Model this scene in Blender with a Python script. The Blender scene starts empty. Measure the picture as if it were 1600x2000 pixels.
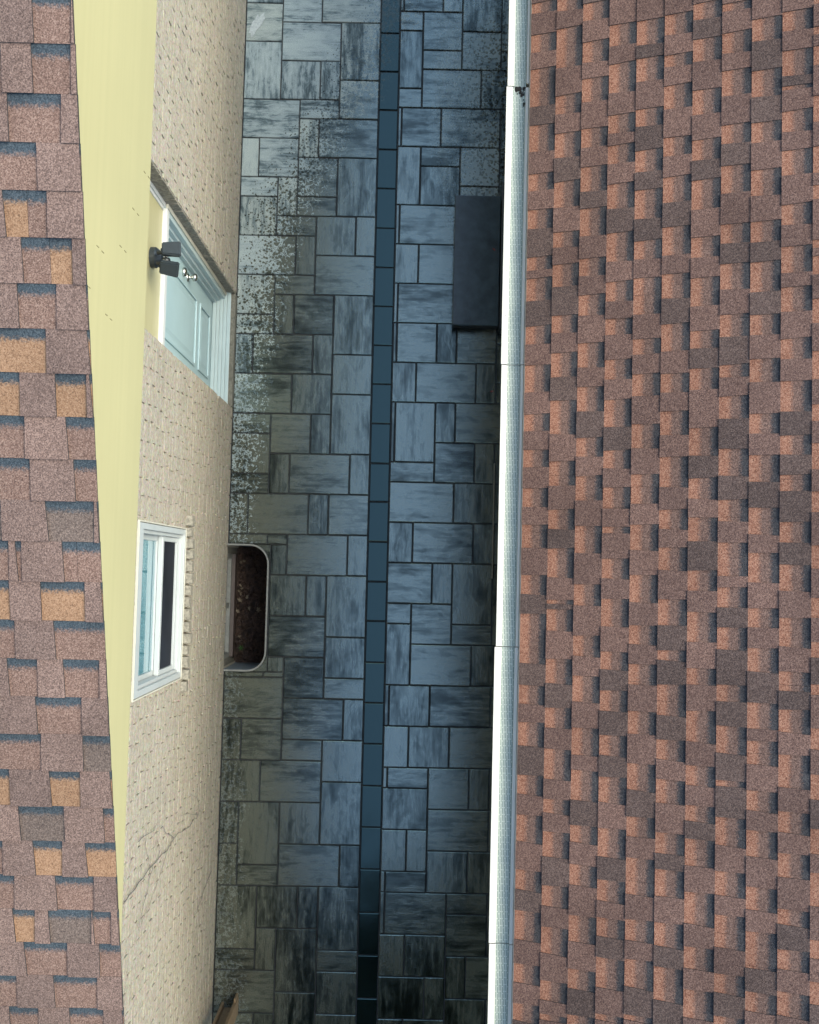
import bpy, bmesh, math, random
from mathutils import Vector, Matrix, Quaternion, noise as mnoise

# ------------------------------------------------------------------ camera, sky, sun, exposure
S = bpy.context.scene
COL = S.collection
H = 8.35                      # camera height above the paving
FPX, NX, NY, ROLL = 2053.0, 798.0, 1110.0, 0.0245   # focal length and nadir in photo pixels (1600 x 2000)
_v = Vector((NX-800, -(NY-1000), -FPX)).normalized()
_e3 = -_v
_y = Vector((ROLL, 1, 0)); _y = (_y - _y.dot(_e3)*_e3).normalized()
_x = _y.cross(_e3)
ROT = Matrix((_x, _y, _e3))   # camera axes -> world axes
cd = bpy.data.cameras.new('camera'); cam = bpy.data.objects.new('camera', cd); COL.objects.link(cam)
cam.matrix_world = Matrix.Translation((0, 0, H)) @ ROT.to_4x4()
cd.sensor_fit = 'VERTICAL'; cd.sensor_height = 24.0; cd.lens = FPX/2000*24.0
cd.clip_start = 0.05; cd.clip_end = 500
S.camera = cam

SUN_EL, SUN_AZ = math.radians(52), math.radians(80)      # azimuth measured from +Y towards +X
w = bpy.data.worlds.new('World'); S.world = w; w.use_nodes = True
wn = w.node_tree.nodes; wl = w.node_tree.links
sky = wn.new('ShaderNodeTexSky'); sky.sky_type = 'NISHITA'; sky.sun_disc = False
sky.sun_elevation = SUN_EL; sky.sun_rotation = SUN_AZ
sky.air_density = 1.0; sky.dust_density = 1.6; sky.ozone_density = 1.0
bg = wn['Background']; wl.new(sky.outputs[0], bg.inputs[0]); bg.inputs[1].default_value = 0.15
sd = bpy.data.lights.new('sun', 'SUN'); sd.energy = 1.1; sd.angle = math.radians(40); sd.color = (1, .91, .76)
so = bpy.data.objects.new('sun', sd); COL.objects.link(so)
_sdir = Vector((math.cos(SUN_EL)*math.sin(SUN_AZ), math.cos(SUN_EL)*math.cos(SUN_AZ), math.sin(SUN_EL)))
so.rotation_euler = _sdir.to_track_quat('Z', 'Y').to_euler(); so.location = (6, 2, 20)
vs = S.view_settings; vs.view_transform = 'Standard'; vs.look = 'None'; vs.gamma = 1; vs.exposure = 2.0; vs.use_curve_mapping = False
vs.use_white_balance = True; vs.white_balance_temperature = 6600; vs.white_balance_tint = 0.0     # camera set for the blue skylight

# ------------------------------------------------------------------ helpers
def ray(px, py):
    return (ROT @ Vector((px-800, -(py-1000), -FPX)))
CAM = Vector((0, 0, H))
def atz(px, py, z=0.0):
    d = ray(px, py); return CAM + d*((z-H)/d.z)
def atx(px, py, X):
    d = ray(px, py); return CAM + d*(X/d.x)
def atplane(px, py, p0, n):
    d = ray(px, py); return CAM + d*((p0-CAM).dot(n)/d.dot(n))

class MB:
    def __init__(s): s.v = []; s.f = []; s.m = []
    def quad(s, a, b, c, d, m=0):
        i = len(s.v); s.v += [tuple(a), tuple(b), tuple(c), tuple(d)]; s.f.append((i, i+1, i+2, i+3)); s.m.append(m)
    def poly(s, pts, m=0):
        i = len(s.v); s.v += [tuple(p) for p in pts]; s.f.append(tuple(range(i, i+len(pts)))); s.m.append(m)
    def hexa(s, p, m=0, msides=None):            # p: bottom 4 (ccw from above) then top 4
        i = len(s.v); s.v += [tuple(q) for q in p]
        ms = m if msides is None else msides
        for f, mm in (((3, 2, 1, 0), ms), ((4, 5, 6, 7), m), ((0, 1, 5, 4), ms), ((1, 2, 6, 5), ms), ((2, 3, 7, 6), ms), ((3, 0, 4, 7), ms)):
            s.f.append(tuple(i+k for k in f)); s.m.append(mm)
    def box(s, x0, x1, y0, y1, z0, z1, m=0, ms=None):
        s.hexa([(x0, y0, z0), (x1, y0, z0), (x1, y1, z0), (x0, y1, z0), (x0, y0, z1), (x1, y0, z1), (x1, y1, z1), (x0, y1, z1)], m, ms)
    def bbox(s, x0, x1, y0, y1, z0, z1, b, m=0):  # box with every edge chamfered
        bm = bmesh.new(); bmesh.ops.create_cube(bm, size=1)
        for q in bm.verts: q.co = Vector((x0+(q.co.x+.5)*(x1-x0), y0+(q.co.y+.5)*(y1-y0), z0+(q.co.z+.5)*(z1-z0)))
        bmesh.ops.bevel(bm, geom=list(bm.edges), offset=b, segments=2, affect='EDGES', profile=.6)
        s.addbm(bm, m)
    def addbm(s, bm, m=0):
        i = len(s.v); bm.verts.index_update()
        s.v += [tuple(q.co) for q in bm.verts]
        for f in bm.faces: s.f.append(tuple(i+q.index for q in f.verts)); s.m.append(m)
        bm.free()
    def tube(s, pts, rads, n=8, m=0, cap=True):
        pts = [Vector(p) for p in pts]; base = len(s.v); k = len(pts); up = None
        for i, p in enumerate(pts):
            t = (pts[min(i+1, k-1)]-pts[max(i-1, 0)]).normalized()
            if up is None: up = t.orthogonal().normalized()
            up = (up - up.dot(t)*t).normalized(); sd_ = t.cross(up)
            r = rads[i] if hasattr(rads, '__len__') else rads
            for j in range(n):
                a = 2*math.pi*j/n; s.v.append(tuple(p + (up*math.cos(a)+sd_*math.sin(a))*r))
        for i in range(k-1):
            for j in range(n):
                s.f.append((base+i*n+j, base+i*n+(j+1) % n, base+(i+1)*n+(j+1) % n, base+(i+1)*n+j)); s.m.append(m)
        if cap:
            s.f.append(tuple(base+j for j in range(n))[::-1]); s.m.append(m)
            s.f.append(tuple(base+(k-1)*n+j for j in range(n))); s.m.append(m)
    def mesh(s, name):
        me = bpy.data.meshes.new(name); me.from_pydata(s.v, [], s.f); me.validate(); me.update(); return me
    def build(s, name, mats, parent=None, smooth=False, fix=True):
        me = bpy.data.meshes.new(name); me.from_pydata(s.v, [], s.f); me.update()
        if not isinstance(mats, (list, tuple)): mats = [mats]
        for q in mats: me.materials.append(q)
        for p, mi in zip(me.polygons, s.m): p.material_index = mi; p.use_smooth = smooth
        if fix:
            bm = bmesh.new(); bm.from_mesh(me); bmesh.ops.recalc_face_normals(bm, faces=bm.faces); bm.to_mesh(me); bm.free()
        o = bpy.data.objects.new(name, me); COL.objects.link(o); o.parent = parent
        return o
def tag(o, label=None, cat=None, group=None, kind=None):
    if label: o['label'] = label
    if cat: o['category'] = cat
    if group: o['group'] = group
    if kind: o['kind'] = kind
    return o
def empty(name, loc=(0, 0, 0)):
    o = bpy.data.objects.new(name, None); COL.objects.link(o); o.location = loc; o.empty_display_size = .1; return o

# ------------------------------------------------------------------ materials
ALB = .62       # overall albedo level that goes with the exposure above
class NT:
    def __init__(s, name):
        s.mat = bpy.data.materials.new(name); s.mat.use_nodes = True
        s.t = s.mat.node_tree; s.n = s.t.nodes; s.l = s.t.links; s.b = s.n['Principled BSDF']
    def new(s, typ, **kw):
        q = s.n.new('ShaderNode'+typ)
        for k, v in kw.items(): setattr(q, k, v)
        return q
    def put(s, sock, v):
        if isinstance(v, bpy.types.NodeSocket): s.l.new(v, sock)
        elif v is not None:
            if hasattr(sock.default_value, '__len__') and len(sock.default_value) == 4 and len(v) == 3: v = (*v, 1)
            sock.default_value = v
    def math(s, op, a, b=None, c=None, clamp=False):
        q = s.new('Math', operation=op, use_clamp=clamp)
        for i, v in enumerate((a, b, c)):
            if v is not None: s.put(q.inputs[i], v)
        return q.outputs[0]
    def vmath(s, op, a, b=None, scale=None):
        q = s.new('VectorMath', operation=op); s.put(q.inputs[0], a)
        if b is not None: s.put(q.inputs[1], b)
        if scale is not None: s.put(q.inputs['Scale'], scale)
        return q.outputs[0]
    def mix(s, f, a, b, mode='MIX'):
        q = s.new('Mix', data_type='RGBA', blend_type=mode); s.put(q.inputs[0], f); s.put(q.inputs[6], a); s.put(q.inputs[7], b); return q.outputs[2]
    def noise(s, vec, scale, detail=3, rough=.55, dist=0):
        q = s.new('TexNoise'); s.put(q.inputs['Vector'], vec); s.put(q.inputs['Scale'], scale)
        q.inputs['Detail'].default_value = detail; q.inputs['Roughness'].default_value = rough; q.inputs['Distortion'].default_value = dist
        return q
    def vor(s, vec, scale, feature='F1', rnd=1):
        q = s.new('TexVoronoi', feature=feature); s.put(q.inputs['Vector'], vec); q.inputs['Scale'].default_value = scale; q.inputs['Randomness'].default_value = rnd; return q
    def ramp(s, f, stops, interp='LINEAR'):
        q = s.new('ValToRGB'); q.color_ramp.interpolation = interp; s.put(q.inputs[0], f); e = q.color_ramp.elements
        while len(e) < len(stops): e.new(.5)
        for el, (p, c) in zip(e, stops):
            el.position = p; el.color = (c, c, c, 1) if not hasattr(c, '__len__') else (*c[:3], 1)
        return q.outputs[0]
    def mr(s, v, a, b, c=0., d=1., smooth=False):
        q = s.new('MapRange', interpolation_type='SMOOTHSTEP' if smooth else 'LINEAR')
        s.put(q.inputs[0], v); s.put(q.inputs[1], a); s.put(q.inputs[2], b); s.put(q.inputs[3], c); s.put(q.inputs[4], d); return q.outputs[0]
    def bump(s, h, strength=.3, dist=.01, normal=None):
        q = s.new('Bump'); s.put(q.inputs['Height'], h); q.inputs['Strength'].default_value = strength; q.inputs['Distance'].default_value = dist
        if normal is not None: s.put(q.inputs['Normal'], normal)
        return q.outputs[0]
    def scale3(s, vec, sc):
        return s.vmath('MULTIPLY', vec, sc)
    def obj(s): return s.new('TexCoord').outputs['Object']
    def pos(s): return s.new('NewGeometry').outputs['Position']
    def rnd(s): return s.new('ObjectInfo').outputs['Random']
    def set(s, **kw):
        for k, v in kw.items():
            if k == 'Base_Color' and kw.get('Metallic', 0) != 1.0: v = s.mix(1, v, (ALB, ALB, ALB), 'MULTIPLY')
            s.put(s.b.inputs[k.replace('_', ' ')], v)
        return s.mat

def simple(name, col, rough=.5, metal=0., spec=.5, var=.06, nscale=30., bump=.0, bdist=.002, dirt=None, dscale=4.):
    t = NT(name); p = t.obj()
    n = t.noise(p, nscale, 4).outputs['Fac']
    c = t.mix(1, col, t.ramp(n, [(.25, 1-var), (.75, 1+var)]), 'MULTIPLY')
    if dirt is not None:
        d = t.noise(p, dscale, 5, .65).outputs['Fac']
        c = t.mix(t.ramp(d, [(.5, 0), (.75, dirt)]), c, tuple(q*.45 for q in col))
    t.set(Base_Color=c, Roughness=rough, Metallic=metal)
    t.b.inputs['Specular IOR Level'].default_value = spec
    if bump: t.set(Normal=t.bump(n, bump, bdist))
    return t.mat

# --- wetness of the paving: a dry strip by the left wall that widens towards the far end, spotted where it meets the wet part
def wet_nodes(t):
    P = t.pos(); sp = t.new('SeparateXYZ'); t.put(sp.inputs[0], P)
    X, Y = sp.outputs[0], sp.outputs[1]
    fy = t.mr(Y, -3.6, 4.6)
    wid = t.math('MULTIPLY', t.ramp(fy, [(0, .13), (.15, .07), (.35, .06), (.50, .09), (.62, .155), (.73, .27), (.80, .40), (.86, .58), (.90, .72), (1, 1.0)]), 1.4)
    big = t.noise(P, 3.5, 3).outputs['Fac']
    d = t.math('SUBTRACT', t.math('SUBTRACT', t.math('ADD', X, 1.44), wid), t.math('MULTIPLY', t.math('SUBTRACT', big, .5), .30))
    warp = t.vmath('ADD', P, t.vmath('SCALE', t.noise(P, 38, 2).outputs['Color'], scale=.022))
    flat = t.vmath('MULTIPLY', warp, (1, 1, 0))
    vo = t.vor(flat, 41).outputs['Distance']
    vo2 = t.vor(flat, 105).outputs['Distance']
    vv = t.math('MINIMUM', vo, t.math('ADD', vo2, .08))
    thr = t.mr(d, -.58, .08, .04, .66)
    spot = t.mr(t.math('SUBTRACT', thr, vv), -.11, .07, 0, 1, True)
    wet1 = t.math('MAXIMUM', spot, t.mr(d, .0, .14, 0, 1, True))
    # spotted drying patch along the far right edge
    d2 = t.math('ADD', t.mr(X, .02, .30), t.mr(Y, 2.3, 3.3)); d2 = t.math('SUBTRACT', d2, 1.0)
    d2 = t.math('ADD', d2, t.math('MULTIPLY', t.math('SUBTRACT', big, .5), .5))
    dryr = t.math('MULTIPLY', t.mr(d2, .1, .6, 0, 1, True), .42)
    spotr = t.mr(t.math('SUBTRACT', .43, vo), -.06, .06, 0, 1, True)
    wet2 = t.math('SUBTRACT', 1, t.math('MULTIPLY', dryr, t.math('SUBTRACT', 1, spotr)))
    wet1 = t.math('MAXIMUM', wet1, t.mr(Y, -.6, 1.6, .74, 0))
    return t.math('MINIMUM', wet1, wet2), P

def paver_material():
    t = NT('wet_concrete_paver'); wet, P = wet_nodes(t)
    o = t.obj(); r = t.rnd()
    off = t.new('CombineXYZ'); t.put(off.inputs[0], t.math('MULTIPLY', r, 37)); t.put(off.inputs[1], t.math('MULTIPLY', r, 91)); t.put(off.inputs[2], t.math('MULTIPLY', r, 53))
    q = t.vmath('ADD', o, off.outputs[0])
    s1 = t.noise(t.scale3(q, (3.0, 30, 1)), 1.0, 8, .7, .3).outputs['Fac']
    s2 = t.noise(t.scale3(q, (2.2, 7, 1)), 1.0, 3, .5).outputs['Fac']
    st = t.math('ADD', t.math('MULTIPLY', s1, .62), t.math('MULTIPLY', s2, .5))
    st = t.math('ADD', st, t.math('MULTIPLY', t.math('SUBTRACT', t.math('FRACT', t.math('MULTIPLY', r, 7.31)), .5), .17))
    patchy = t.noise(t.scale3(q, (7, 15, 1)), 1.0, 8, .72, .6).outputs['Fac']
    st = t.math('ADD', st, t.math('MULTIPLY', t.math('SUBTRACT', patchy, .5), .68))
    fib = t.noise(t.scale3(q, (9, 120, 1)), 1.0, 4, .7).outputs['Fac']
    st = t.math('ADD', st, t.math('MULTIPLY', t.math('SUBTRACT', fib, .5), .20))
    c = t.ramp(st, [(.36, (.035, .050, .062)), (.46, (.10, .135, .158)), (.53, (.27, .315, .33)), (.70, (.41, .455, .45))])
    # some pavers lean warm
    c = t.mix(t.mr(t.math('FRACT', t.math('MULTIPLY', r, 13.7)), .72, .95, 0, .5), c, t.mix(1, c, (1.12, 1.0, .82), 'MULTIPLY'))
    fine = t.noise(o, 170, 3, .7).outputs['Fac']
    c = t.mix(1, c, t.ramp(fine, [(.3, .62), (.7, 1.34)]), 'MULTIPLY')
    pit = t.vor(q, 55).outputs['Distance']
    c = t.mix(t.mr(pit, .06, .11, .55, 0), c, (.03, .035, .04))
    wetc = t.mix(1, t.mix(1, c, (.175, .155, .118), 'MULTIPLY'), t.ramp(st, [(.40, .25), (.60, 1.3)]), 'MULTIPLY')
    col = t.mix(wet, c, wetc)
    # dirt in the chamfer near the edge is left to geometry; water film roughness varies
    pool = t.noise(P, 5, 3).outputs['Fac']
    rw = t.mr(pool, .3, .7, .015, .06)
    ro = t.math('ADD', t.math('MULTIPLY', wet, rw), t.math('MULTIPLY', t.math('SUBTRACT', 1, wet), .62))
    rip = t.noise(P, 105, 3, .6).outputs['Fac']; rip2 = t.noise(P, 16, 2).outputs['Fac']
    hgt = t.math('ADD', rip, t.math('MULTIPLY', rip2, .5))
    t.set(Base_Color=col, Roughness=ro, Normal=t.bump(hgt, .30, .0035)); t.b.inputs['IOR'].default_value = 2.02; t.b.inputs['Specular Tint'].default_value = (.80, 1.0, .97, 1)
    t.put(t.b.inputs['Specular IOR Level'], t.mr(st, .38, .60, .24, .56))
    return t.mat
def channel_material():
    t = NT('wet_dark_channel_stone'); wet, P = wet_nodes(t)
    r = t.rnd(); n = t.noise(P, 18, 4).outputs['Fac']
    c = t.mix(n, (.003, .006, .007), (.008, .013, .015))
    c = t.mix(1, c, t.mix(r, (.75, .75, .75), (1.3, 1.3, 1.3)), 'MULTIPLY')
    dry = t.mix(n, (.045, .055, .065), (.10, .115, .125))
    ro = t.mr(wet, 0, 1, .5, .07)
    t.set(Base_Color=t.mix(wet, dry, c), Roughness=ro, Normal=t.bump(t.noise(P, 110, 2).outputs['Fac'], .06, .002)); t.b.inputs['IOR'].default_value = 1.55; t.b.inputs['Specular Tint'].default_value = (.64, 1.0, 1.0, 1)
    return t.mat

def granule(t, p, cols, scale=260.):
    """speckled mineral granules: cols are the three granule colours (dark, mid, light)"""
    a = t.noise(p, scale, 2, .7).outputs['Fac']
    b = t.vor(p, scale*1.1).outputs['Color']
    k = t.math('ADD', t.math('MULTIPLY', a, .7), t.math('MULTIPLY', t.math('MULTIPLY', b, 1.0), .32))
    return t.ramp(k, [(.30, cols[0]), (.50, cols[1]), (.70, cols[2])])
def shingle_mat(name, low, mid, high, band, s0, s1, b0, b1, gsc=150., weather=.17, patch=None):
    """exposed recess between two tabs: granule blends run up the slope (local v = object Y) as the manufacturer lays them"""
    t = NT(name); o = t.obj(); P = t.pos()
    sp = t.new('SeparateXYZ'); t.put(sp.inputs[0], o); v = sp.outputs[1]
    jit = t.math('MULTIPLY', t.math('SUBTRACT', t.noise(P, 120, 3, .7).outputs['Fac'], .5), .055)
    vj = t.math('ADD', v, jit)
    g1 = granule(t, P, low, gsc); g2 = granule(t, P, mid, gsc); g3 = granule(t, P, band, gsc)
    c = t.mix(t.mr(vj, s0, s1, 0, 1, True), g1, g2)
    c = t.mix(t.mr(vj, b0, b1, 0, 1, True), c, g3)
    big = t.noise(P, 2.2, 3).outputs['Fac']
    c = t.mix(1, c, t.ramp(big, [(.3, 1-weather), (.7, 1+weather)]), 'MULTIPLY')
    gn = t.noise(P, gsc*1.6, 2, .6).outputs['Fac']
    t.set(Base_Color=c, Roughness=.92, Normal=t.bump(gn, .55, .003)); t.b.inputs['Specular IOR Level'].default_value = .2
    return t.mat
def tab_mat(name, cols, gsc=150., weather=.17):
    t = NT(name); P = t.pos(); r = t.rnd()
    c = granule(t, P, cols, gsc)
    c = t.mix(1, c, t.ramp(t.noise(P, 2.2, 3).outputs['Fac'], [(.3, 1-weather), (.7, 1+weather)]), 'MULTIPLY')
    c = t.mix(1, c, t.mix(r, (.86, .87, .88), (1.14, 1.12, 1.1)), 'MULTIPLY')
    gn = t.noise(P, gsc*1.6, 2, .6).outputs['Fac']
    t.set(Base_Color=c, Roughness=.92, Normal=t.bump(gn, .55, .003)); t.b.inputs['Specular IOR Level'].default_value = .2
    return t.mat
RK = .80     # both roofs are a shade darker than fresh granules
R_LOW = ((.16, .068, .046), (.405, .190, .128), (.61, .355, .25))
R_MID = ((.085, .052, .045), (.205, .128, .108), (.38, .25, .205))
R_BND = ((.030, .030, .034), (.064, .064, .074), (.13, .125, .13))
R_TAB = ((.078, .047, .042), (.19, .116, .100), (.36, .235, .195))
R_DRK = ((.054, .039, .037), (.125, .087, .080), (.245, .18, .16))
L_TAB = ((.10, .070, .062), (.245, .166, .142), (.43, .305, .26))
L_BRN = ((.12, .075, .060), (.27, .168, .135), (.46, .32, .26))
L_TAN = ((.20, .115, .07), (.42, .245, .145), (.56, .36, .23))
L_DRK = ((.09, .068, .062), (.188, .142, .122), (.33, .255, .215))
L_BND = ((.032, .046, .058), (.068, .092, .115), (.13, .16, .185))
E_ = .143
def dk(c, k=RK): return tuple(tuple(v*k for v in q) for q in c)
R_LOW, R_MID, R_BND, R_TAB, R_DRK, L_TAB, L_BRN, L_TAN, L_DRK, L_BND = [tuple((q[0], q[1]*.95, q[2]*.905) for q in dk(c)) for c in (R_LOW, R_MID, R_BND, R_TAB, R_DRK, L_TAB, L_BRN, L_TAN, L_DRK, L_BND)]
M = {}
M['r_gap'] = shingle_mat('russet_shingle_blend', R_LOW, R_MID, None, R_BND, .036, .066, .088, .116, 190.)
M['r_tab'] = tab_mat('brown_shingle_tab', R_TAB, 190.); M['r_dark'] = tab_mat('charcoal_brown_shingle_tab', R_DRK, 190.)
M['l_brn'] = shingle_mat('weathered_brown_blend', L_BRN, L_BRN, None, L_BND, .05, .06, .094, .120, 230)
M['l_tan'] = shingle_mat('tan_shingle_blend', L_TAN, L_TAN, None, L_BND, .05, .06, .094, .120, 230)
M['l_drk'] = shingle_mat('grey_shingle_blend', L_DRK, L_DRK, None, L_BND, .05, .06, .094, .120, 230)
M['l_tab'] = tab_mat('weathered_brown_tab', L_TAB, 230)
M['edge'] = simple('asphalt_cut_edge', (.012, .012, .014), .9)
M['paver'] = paver_material(); M['channel'] = channel_material()
M['sand'] = simple('dark_jointing_sand', (.018, .02, .02), .55, var=.4, nscale=140, bump=.6, bdist=.004)
M['soil'] = simple('damp_soil', (.05, .042, .03), .9, var=.4, nscale=60, bump=.8)
M['grass'] = simple('lawn', (.05, .09, .03), .9, var=.4, nscale=9, bump=.8)

def brick_material():
    t = NT('buff_rough_brick'); P = t.pos()
    a = t.noise(P, 45, 5, .7).outputs['Fac']; b = t.noise(t.scale3(P, (1, .5, 7)), 3, 4, .6).outputs['Fac']; g = t.vor(P, 120).outputs['Color']
    c = t.ramp(a, [(.28, (.36, .31, .235)), (.48, (.58, .515, .41)), (.72, (.74, .67, .55))])
    c = t.mix(1, c, t.ramp(b, [(.25, .84), (.7, 1.08)]), 'MULTIPLY')
    c = t.mix(.25, c, t.mix(1, c, g, 'MULTIPLY'))
    stain = t.noise(t.scale3(P, (1, 3, .5)), 1.6, 4).outputs['Fac']
    c = t.mix(t.ramp(stain, [(.55, 0), (.78, .4)]), c, (.40, .375, .31))
    pit = t.vor(P, 70).outputs['Distance']
    c = t.mix(t.mr(pit, .07, .14, .6, 0), c, (.10, .08, .06))
    h = t.math('ADD', a, t.math('MULTIPLY', t.noise(P, 150, 3).outputs['Fac'], .7))
    t.set(Base_Color=c, Roughness=.9, Normal=t.bump(h, .7, .007)); t.b.inputs['Specular IOR Level'].default_value = .2
    return t.mat
M['brick'] = brick_material()
M['mortar'] = simple('buff_mortar', (.50, .45, .36), .95, var=.2, nscale=60, bump=.5)
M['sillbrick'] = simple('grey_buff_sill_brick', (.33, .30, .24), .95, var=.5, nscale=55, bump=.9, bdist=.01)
M['concrete'] = simple('rough_concrete', (.24, .225, .18), .95, var=.35, nscale=60, bump=.9, bdist=.01, dirt=.6)
def cladding():
    t = NT('cream_yellow_aluminium'); P = t.pos()
    n = t.noise(t.scale3(P, (1, .08, 26)), 1.0, 3).outputs['Fac']; d = t.noise(P, 1.3, 4).outputs['Fac']
    c = t.mix(1, (.58, .525, .285), t.ramp(n, [(.3, .965), (.7, 1.03)]), 'MULTIPLY')
    c = t.mix(1, c, t.ramp(d, [(.3, .95), (.7, 1.03)]), 'MULTIPLY')
    t.set(Base_Color=c, Roughness=.42, Normal=t.bump(n, .05, .004)); return t.mat
M['yellow'] = cladding()
M['scratch'] = simple('dark_slot', (.30, .27, .14), .8)
M['door'] = simple('pale_blue_door_paint', (.47, .64, .68), .38, var=.03, nscale=6, dirt=.06)
M['doorframe'] = simple('pale_door_frame_paint', (.58, .70, .71), .4, var=.04, nscale=10, dirt=.12)
M['trimw'] = simple('white_trim_paint', (.80, .80, .77), .4, var=.03, nscale=12, dirt=.12, dscale=9)
M['vinyl'] = simple('white_vinyl', (.62, .65, .64), .35, var=.02, nscale=12, dirt=.08)
M['sealant'] = simple('cream_sealant', (.72, .68, .56), .7, var=.1)
M['chrome'] = simple('satin_nickel', (.62, .60, .55), .22, 1.0, var=.03)
M['black'] = simple('black_plastic', (.018, .022, .025), .42, var=.15, nscale=40)
M['greyplast'] = simple('dark_grey_plastic', (.035, .045, .052), .38, var=.12, nscale=40)
M['lens'] = simple('lamp_lens', (.62, .62, .58), .25, var=.03)
def glass(name, a, b, sc):
    t = NT(name); o = t.obj()
    n = t.noise(t.scale3(o, sc), 1.0, 3).outputs['Fac']
    t.set(Base_Color=t.mix(t.ramp(n, [(.35, 0), (.65, 1)]), a, b), Roughness=.04); t.b.inputs['Specular IOR Level'].default_value = .9
    t.b.inputs['Coat Weight'].default_value = .6; return t.mat
M['screen'] = simple('dark_insect_screen', (.022, .026, .036), .7, var=.5, nscale=3, spec=.15)
M['glassteal'] = glass('teal_glass', (.05, .22, .29), (.16, .38, .43), (1, 1.2, 20))  # opaque pane with banded teal tones in its base colour
M['glassdark'] = glass('dark_glass', (.012, .016, .026), (.045, .05, .055), (1, 1.2, 42))
M['galv'] = simple('galvanised_steel', (.42, .47, .48), .5, .35, var=.16, nscale=24, dirt=.5, dscale=7)
M['galvrim'] = simple('worn_galvanised_rim', (.33, .33, .30), .7, .2, var=.2, nscale=50, dirt=.6, dscale=14)
M['brownwood'] = simple('brown_painted_sill', (.085, .055, .045), .6, var=.2, nscale=30, dirt=.4)
def leafmat():
    t = NT('dead_leaves'); r = t.rnd(); P = t.pos()
    n = t.vor(P, 36).outputs['Color']
    c = t.mix(n, (.022, .013, .009), (.15, .085, .055)); t.set(Base_Color=c, Roughness=.75); return t.mat
M['litter'] = leafmat()
M['leaf_pale'] = simple('pale_dead_leaf', (.26, .20, .13), .7, var=.3, nscale=60)
M['leaf_red'] = simple('red_leaf', (.20, .04, .03), .6, var=.3, nscale=80)
M['leaf_green'] = simple('green_sprout', (.08, .22, .04), .6, var=.2)
M['slab'] = simple('dark_slate_slab', (.036, .058, .068), .25, var=.5, nscale=11, bump=.05)
M['riser'] = simple('black_stone_riser', (.008, .009, .010), .6, var=.3)
M['wood'] = simple('raw_brown_timber', (.32, .215, .115), .8, var=.22, nscale=18, bump=.3, dirt=.4, dscale=8)
M['vine'] = simple('dead_vine_stem', (.15, .14, .13), .9, var=.3)
M['gutter'] = simple('white_gutter_enamel', (.86, .82, .73), .35, var=.02, nscale=10, dirt=.05)
M['chalk'] = simple('white_efflorescence', (.55, .60, .60), .8, var=.25, nscale=60)
M['debris'] = simple('gutter_debris', (.03, .026, .022), .95, var=.5, nscale=90, bump=.8)
def guard():
    t = NT('perforated_gutter_guard'); o = t.obj(); sp = t.new('SeparateXYZ'); t.put(sp.inputs[0], o)
    br = t.new('TexBrick'); cv = t.new('CombineXYZ'); t.put(cv.inputs[0], sp.outputs[1]); t.put(cv.inputs[1], sp.outputs[0]); t.put(br.inputs['Vector'], cv.outputs[0])
    br.offset = .33; br.offset_frequency = 3; br.squash = 1
    for k, v in (('Scale', 1.0), ('Mortar Size', .0027), ('Mortar Smooth', .1), ('Brick Width', .036), ('Row Height', .0086), ('Bias', 0)): br.inputs[k].default_value = v
    n = t.noise(o, 14, 4).outputs['Fac']
    met = t.mix(n, (.58, .63, .54), (.68, .72, .62))
    c = t.mix(br.outputs['Fac'], (.16, .235, .205), met)
    t.set(Base_Color=c, Roughness=.5, Metallic=.1, Normal=t.bump(br.outputs['Fac'], .5, .002)); return t.mat
M['guard'] = guard()

# ------------------------------------------------------------------ ground and paving
WALLX = -1.437                 # face of the left wall
RWALL = 0.80                   # face of the right wall
WY0, WY1 = -.835, .155         # window well along the wall
WX1 = -1.11
g = MB()
for x0, x1, y0, y1 in ((-60, 60, WY1+.01, 60), (-60, 60, -60, WY0-.01), (WX1+.01, 60, WY0-.01, WY1+.01), (-60, -1.52, WY0-.01, WY1+.01)):
    g.quad((x0, y0, -.075), (x1, y0, -.075), (x1, y1, -.075), (x0, y1, -.075))
tag(g.build('ground', M['grass'], fix=False), kind='structure')
g = MB()
for x0, x1, y0, y1 in ((-1.6, 1.2, WY1+.008, 6.2), (-1.6, 1.2, -5.4, WY0-.008), (WX1+.008, 1.2, WY0-.008, WY1+.008)):
    g.quad((x0, y0, -.012), (x1, y0, -.012), (x1, y1, -.012), (x0, y1, -.012))
pavement = tag(g.build('pavement', M['sand'], fix=False), kind='structure')

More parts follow.
